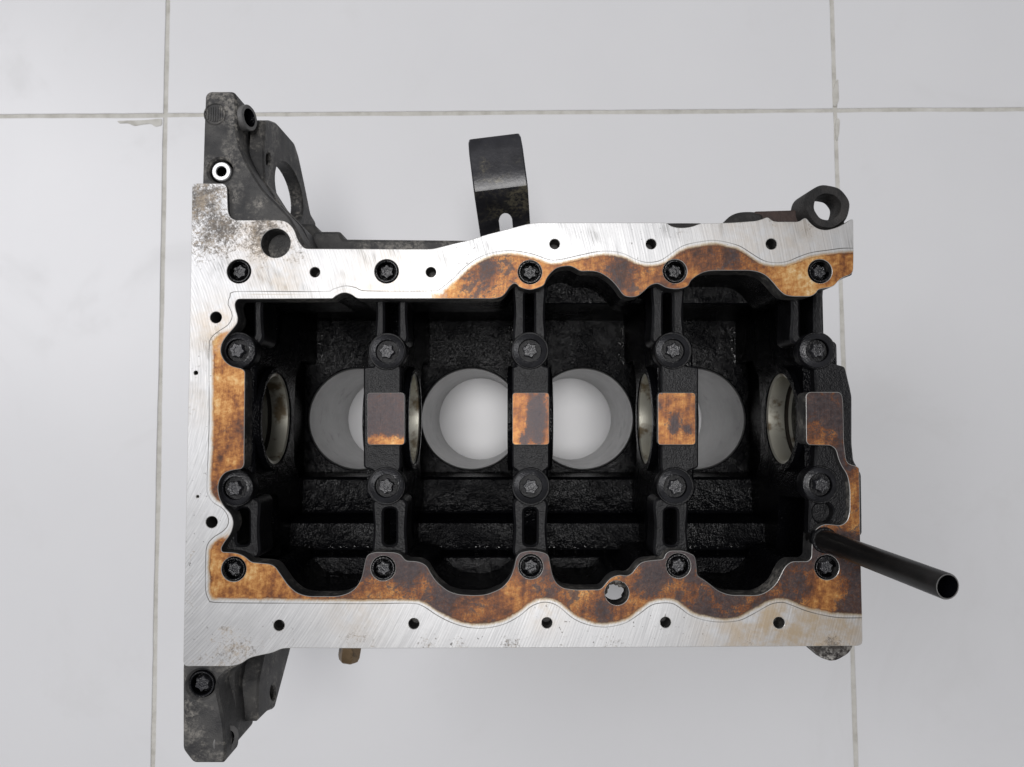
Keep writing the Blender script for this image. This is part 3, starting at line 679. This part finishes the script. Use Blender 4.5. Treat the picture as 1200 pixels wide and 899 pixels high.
part('cast_web', M_soot, (fillet(pl([(776, 280), (780, 259.5), (790, 262), (800, 263), (812, 262), (824, 259.5), (826, 280)], .0145), .002), [], .0008, .04, XY, dict(cham=.0015)) if 0 else
     (fillet(pl([(776, 278), (779, 261.3), (800, 261.2), (824, 261.3), (826, 278)], .0142), .002), [], .0142, .05, XY, dict(cham=.001)))
# rib from the right bulkhead down to the bottom rail
part('cast_web', M_oil_and_shade, (fillet(pl([(972, 330), (1000, 322), (998, 315), (960, 300), (940, 330)], .0145), .002), [], .0145, .05, XY, dict(cham=.001)))

# --- painted steel bracket
def bracket():
    prof = [(.1965, .094), (.1965, .078), (.1955, .0735), (.1925, .0705), (.187, .069), (.168, .068), (.160, .0685), (.1545, .0715), (.151, .077), (.1475, .086), (.143, .096), (.138, .104), (.131, .109), (.120, .111), (.095, .111)]
    y0 = .160
    cx, cy = at(586, 205, .068)
    rot = Matrix.Rotation(R(7.2), 2)
    prof = [(.1970, .100), (.1970, .084), (.1969, .0735), (.1955, .0700), (.1925, .0685), (.1850, .0680), (.1700, .0671), (.1610, .0667), (.1578, .0675), (.1555, .0700), (.1530, .0750), (.1462, .0886), (.1459, .0892), (.1452, .0906), (.1442, .0926), (.1428, .0950), (.1410, .0985), (.1390, .1020), (.1330, .1090), (.1200, .1110), (.0950, .1110)]
    slot = {11: .0003, 12: .0018, 13: .0032, 14: .0042}
    m = MB(); idx = {}
    for j, (y, d) in enumerate(prof):
        w2 = .0187 - (.0034 if j < 2 else .0026 if j == 2 else .0013 if j == 3 else .0004 if j == 4 else 0)
        sw = .0003 if j < 11 else slot.get(j, .0048)
        for i, x in enumerate((-w2, -w2+.0010, -sw + .001, sw + .001, w2-.0010, w2)):
            q = rot @ Vector((x, y - .17)); idx[i, j] = m.add((cx + q.x - .001, .17 + q.y, H - d - (.0007 if i in (0, 5) else 0)))
    for j in range(len(prof)-1):
        for i in range(5):
            if i == 2 and j >= 11: continue
            m.face((idx[i, j], idx[i, j+1], idx[i+1, j+1], idx[i+1, j]))
    # rounded head of the slot
    o = m.build('steel_bracket', M_paint, block, 24)
    so = o.modifiers.new('sheet', 'SOLIDIFY'); so.thickness = .0028; so.offset = -1
    be = o.modifiers.new('edge', 'BEVEL'); be.width = .0007; be.segments = 2; be.limit_method = 'ANGLE'; be.angle_limit = R(50)
    return o
br_ = bracket(); br_['label'] = 'black painted steel bracket with a slot, sticking out behind the top rail'

# --- dipstick tube
p0 = Vector((*at(966, 633, .0), H)); 
zt = .097
p1 = Vector((*at(1110.5, 687.5, -zt), H + zt))
dirv = (p1-p0).normalized()
M = Matrix.Translation(p0) @ dirv.to_track_quat('Z', 'Y').to_matrix().to_4x4()
L = (p1-p0).length
m = MB(); m.lathe([(.0061, -.010), (.0061, L-.0006), (.0058, L), (.0053, L), (.0051, L-.0006), (.0051, -.009), (0, -.009)], M, 40, mats=[0, 0, 2, 1, 1, 1])  # inside of the tube painted black as shade
tb_ = m.build('dipstick_tube', [M_tube, M_oil_and_shade, M_ring], block); tb_['label'] = 'slim black tube rising from the bottom right corner'
m = MB(); m.lathe([(.0075, -.0035), (.0075, .0004), (.0069, .0012), (.0058, .0012)], Matrix.Translation(p0), 32); m.build('tube_collar', M_cap, tb_)

# --- oil beads added to give glints in the corners of the crank bays
rng = random.Random(3)
m = MB()
def bead(x, y, d, r, sx=1.0, sy=1.0):
    m.lathe([(r, -r*.2), (r*.92, r*.18), (r*.62, r*.42), (r*.25, r*.52), (.00001, r*.54)], Matrix.Translation((x, y, H-d)) @ Matrix.Diagonal((sx, sy, 1, 1)), 8)
for i in range(4):
    xa, xb = CX[i]+.0106, CX[i+1]-.0106
    for k in range(34):
        bead(xb - rng.random()**2*.004 - .0006, rng.uniform(.043, .075), .1511, rng.uniform(.0004, .0011), 1, rng.uniform(1, 2.4))
        if k % 3 == 0: bead(xa + rng.random()**2*.004 + .0006, rng.uniform(.043, .075), .1511, rng.uniform(.0004, .0010), 1, rng.uniform(1, 2))
        a = rng.uniform(0, 6.28); rr = BR + .001 + rng.random()**2*.004
        bx_, by_ = BX[i] + rr*math.cos(a), CY + rr*math.sin(a)
        if abs(by_) > .034 and xa+.001 < bx_ < xb-.001: bead(bx_, by_, .1511, rng.uniform(.0003, .0009))
    for k in range(16):
        bead(rng.uniform(xa+.002, xb-.002), -.0885 + rng.uniform(-.0006, .0010), .0866, rng.uniform(.0003, .0007), rng.uniform(1, 3), 1)
        bead(xb - rng.random()**2*.006 - .001, rng.uniform(-.066, -.046), .1176, rng.uniform(.0004, .0009))
od = m.build('glint_beads', M_wet, block, 80)
od['kind'] = 'stuff'; od['label'] = 'beads of black oil added for glints in the corners of the crank bays'

# --- ragged casting flash seen through the drilled oil hole in the bottom rail
c = at(721.5, 694.5, .028)
rag = [(c[0] + .0056*(1 + .34*noise.noise((k*.9, 3.3, 1)) + .10*math.sin(k*.8) + .09*noise.noise((k*3.7, 1, 5)))*math.cos(2*math.pi*k/30) - .0006, c[1] + .0056*(1 + .34*noise.noise((k*.9, 3.3, 1)) + .10*math.sin(k*.8) + .09*noise.noise((k*3.7, 1, 5)))*math.sin(2*math.pi*k/30) - .0012) for k in range(30)]
part('casting_flash', M_speck, (circ(c, .0100, 32), [rag], .028, .032, XY, dict(blind=[False])))
